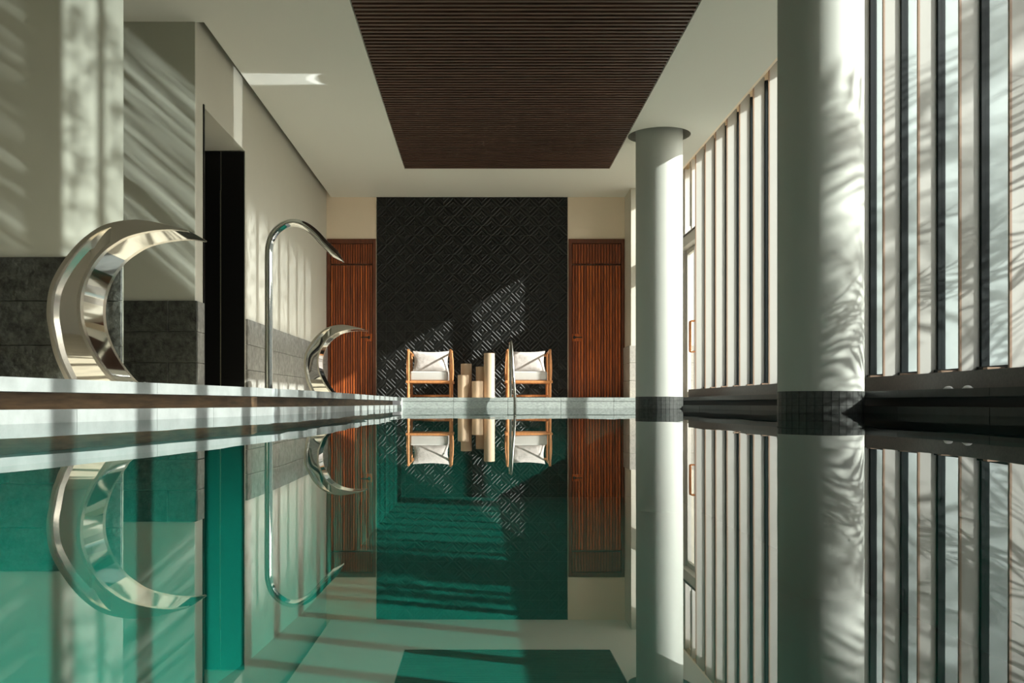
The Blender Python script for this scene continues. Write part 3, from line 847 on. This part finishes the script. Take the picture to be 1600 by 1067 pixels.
ya = 15.25
a1 = armchair(((671-752)*ya/F, ya, 0), 'wooden lounge armchair with pale cushions left of the cream cylinders')
a2 = armchair(((826.5-752)*ya/F, ya, 0), 'wooden lounge armchair with pale cushions right of the cream cylinders, behind the handrail', a1)

# ------------------------------------------------------------ cream cylinders
def cyl_stand(pxc, wpx, top, yy, label):
    r = wpx*yy/F/2; h = (630.4-top)*yy/F-0.09
    x = (pxc-752)*yy/F
    o = empty('cylinder_pedestal', (x, yy, 0), label, 'pedestal', 'cream cylinders between the armchairs')
    b = MB(); b.cyl((0, 0, 0), (0, 0, h), r, seg=64)
    es = [e for e in b.bm.edges if e.calc_face_angle(0) > 1.0]
    bmesh.ops.bevel(b.bm, geom=es, offset=0.003, segments=2, affect='EDGES')
    b.make('pillar', 'cream', o, smooth=True)
    b = MB(); b.cyl((0, 0, h-0.0005), (0, 0, h+0.0015), r*0.86, seg=48); b.make('top_inset', 'cream', o, smooth=True)
cyl_stand(724.0, 17.5, 586, 15.20, 'cream cylinder at the front left of the cluster, second lowest')
cyl_stand(728.5, 17.0, 568.5, 15.42, 'middle-height cream cylinder at the back left of the cluster')
cyl_stand(746.0, 17.5, 595.6, 15.12, 'shortest cream cylinder at the front middle of the cluster')
cyl_stand(752.0, 17.0, 573, 15.40, 'cream cylinder between the shortest and the tallest one')
cyl_stand(764.5, 17.0, 552, 15.24, 'tallest cream cylinder at the right of the cluster')

# ------------------------------------------------------------ small white domes on the right coping
for i, (px, lab) in enumerate(((1482, 'small white dome fitting on the right pool edge, left one of two'), (1512, 'small white dome fitting on the right pool edge, right one of two'))):
    xx = XR+0.06; yy = xx*F/(px-752)
    o = empty('dome_fitting', (xx, yy, 0), lab, 'fitting', 'white domes on the right pool edge')
    bm = bmesh.new(); bmesh.ops.create_uvsphere(bm, u_segments=24, v_segments=12, radius=1.0)
    for v in bm.verts: v.co = Vector((v.co.x*0.026, v.co.y*0.026, max(0, v.co.z)*0.016+0.003))
    mb = MB(); mb.bm = bm; mb.make('dome', 'white', o, smooth=True)
    b = MB(); b.cyl((0, 0, 0), (0, 0, 0.004), 0.031, seg=24); b.make('ring_base', 'white', o, smooth=True)

# ------------------------------------------------------------ outside
MB().box(3.6, 40, -30, 45, -0.12, -0.06).make('ground', 'paving', kind='structure')
MB().box(12.0, 12.3, -12, 45, -0.06, 2.6).make('wall_garden', 'garden_wall', kind='structure')
def frond_mesh(L=2.0, droop=0.9, seed=0):
    rnd = random.Random(seed); bm = bmesh.new()
    pts = []
    n = 18
    for i in range(n+1):
        u = i/n; a = 0.9-u*droop*1.7
        if i == 0: pts.append(Vector((0, 0, 0)))
        else: pts.append(pts[-1]+Vector((math.cos(a), 0, math.sin(a)))*L/n)
    mb = MB(); mb.bm = bm
    mb.tube(pts, [0.018*(1-0.8*i/n) for i in range(n+1)], 5)
    for i in range(3, n):
        t = (pts[i+1]-pts[i]).normalized()
        for s in (-1, 1):
            ll = 0.52*math.sin(PI*min(1, (i/n)*0.9+0.12))+0.08
            d = (t*0.55+Vector((0, s, 0))*0.85+Vector((0, 0, -0.25+rnd.uniform(-.1, .1)))).normalized()
            w = t*0.030
            p = pts[i]; q = p+d*ll; md = p+d*ll*0.5
            v = [bm.verts.new(p-w*0.5), bm.verts.new(md-w), bm.verts.new(q), bm.verts.new(md+w)]
            bm.faces.new(v)
    me = bpy.data.meshes.new('frond'); bm.to_mesh(me); bm.free(); me.materials.append(M['leaf']); return me
FR = [frond_mesh(2.1, 0.9, 1), frond_mesh(1.8, 1.15, 2), frond_mesh(2.2, 0.7, 3)]
def palm(x, y, h, n, label, seed, sc_=1.0):
    rnd = random.Random(seed)
    p = empty('palm_tree', (x, y, -0.06), label, 'palm', 'garden palms')
    b = MB(); pts = [(0.12*math.sin(i*0.5), 0, h*i/8) for i in range(9)]
    b.tube(pts, [0.13-0.005*i for i in range(9)], 12); b.make('trunk', 'bark', p, smooth=True)
    for i in range(n):
        o = link('frond', FR[i % 3], p, (0.12*math.sin(4.0), 0, h-0.02))
        o.rotation_euler = (rnd.uniform(-.25, .25), rnd.uniform(-0.5, 0.55), 2*PI*i/n*2.618+rnd.uniform(-.2, .2)); o.scale = [sc_]*3
palm(8.6, 5.2, 4.3, 13, 'palm tree outside the windows level with the nearest column', 11)
palm(10.2, 2.8, 5.9, 15, 'taller palm tree outside the windows near the viewer', 12)
palm(5.0, 5.6, 1.6, 11, 'low palm tree right outside the windows, beside the nearest column', 13, 0.65)

def tree_mesh():
    rnd = random.Random(5); bm = bmesh.new()
    blobs = [(Vector((rnd.uniform(-1.2, 1.2), rnd.uniform(-1.2, 1.2), rnd.uniform(1.2, 4.6))), rnd.uniform(0.8, 1.3)) for _ in range(12)]
    for c, R_ in blobs:
        for _ in range(130):
            d = Vector((rnd.gauss(0, 1), rnd.gauss(0, 1), rnd.gauss(0, 1))).normalized()
            p = c+d*R_*rnd.uniform(0.75, 1.05)
            a = Vector((rnd.gauss(0, 1), rnd.gauss(0, 1), rnd.gauss(0, 1))).normalized()*0.13
            q = a.cross(d).normalized()*0.07
            bm.faces.new([bm.verts.new(p-a), bm.verts.new(p+q), bm.verts.new(p+a), bm.verts.new(p-q)])
    me = bpy.data.meshes.new('crown'); bm.to_mesh(me); bm.free(); me.materials.append(M['leaf']); return me
tm = tree_mesh(); b = MB(); b.cyl((0, 0, 0), (0, 0, 2.4), 0.14, 0.09, 10); trunk_me = b.mesh('trunk', 'bark', True)
for i, (x, y, q, lb) in enumerate([(6.5, 20.5, 1.0, 'leafy garden tree outside, nearest the glass door'), (10.5, 26.0, 1.5, 'taller leafy garden tree outside, behind the window fins'), (19.0, 24.0, 1.7, 'leafy garden tree outside beyond the nearest window panes')]):
    t = empty('garden_tree', (x, y, -0.06), lb, 'tree', 'trees in the garden', rz=i*1.3)
    t.scale = (q, q, q); link('crown', tm, t, kind='stuff'); link('trunk', trunk_me, t)
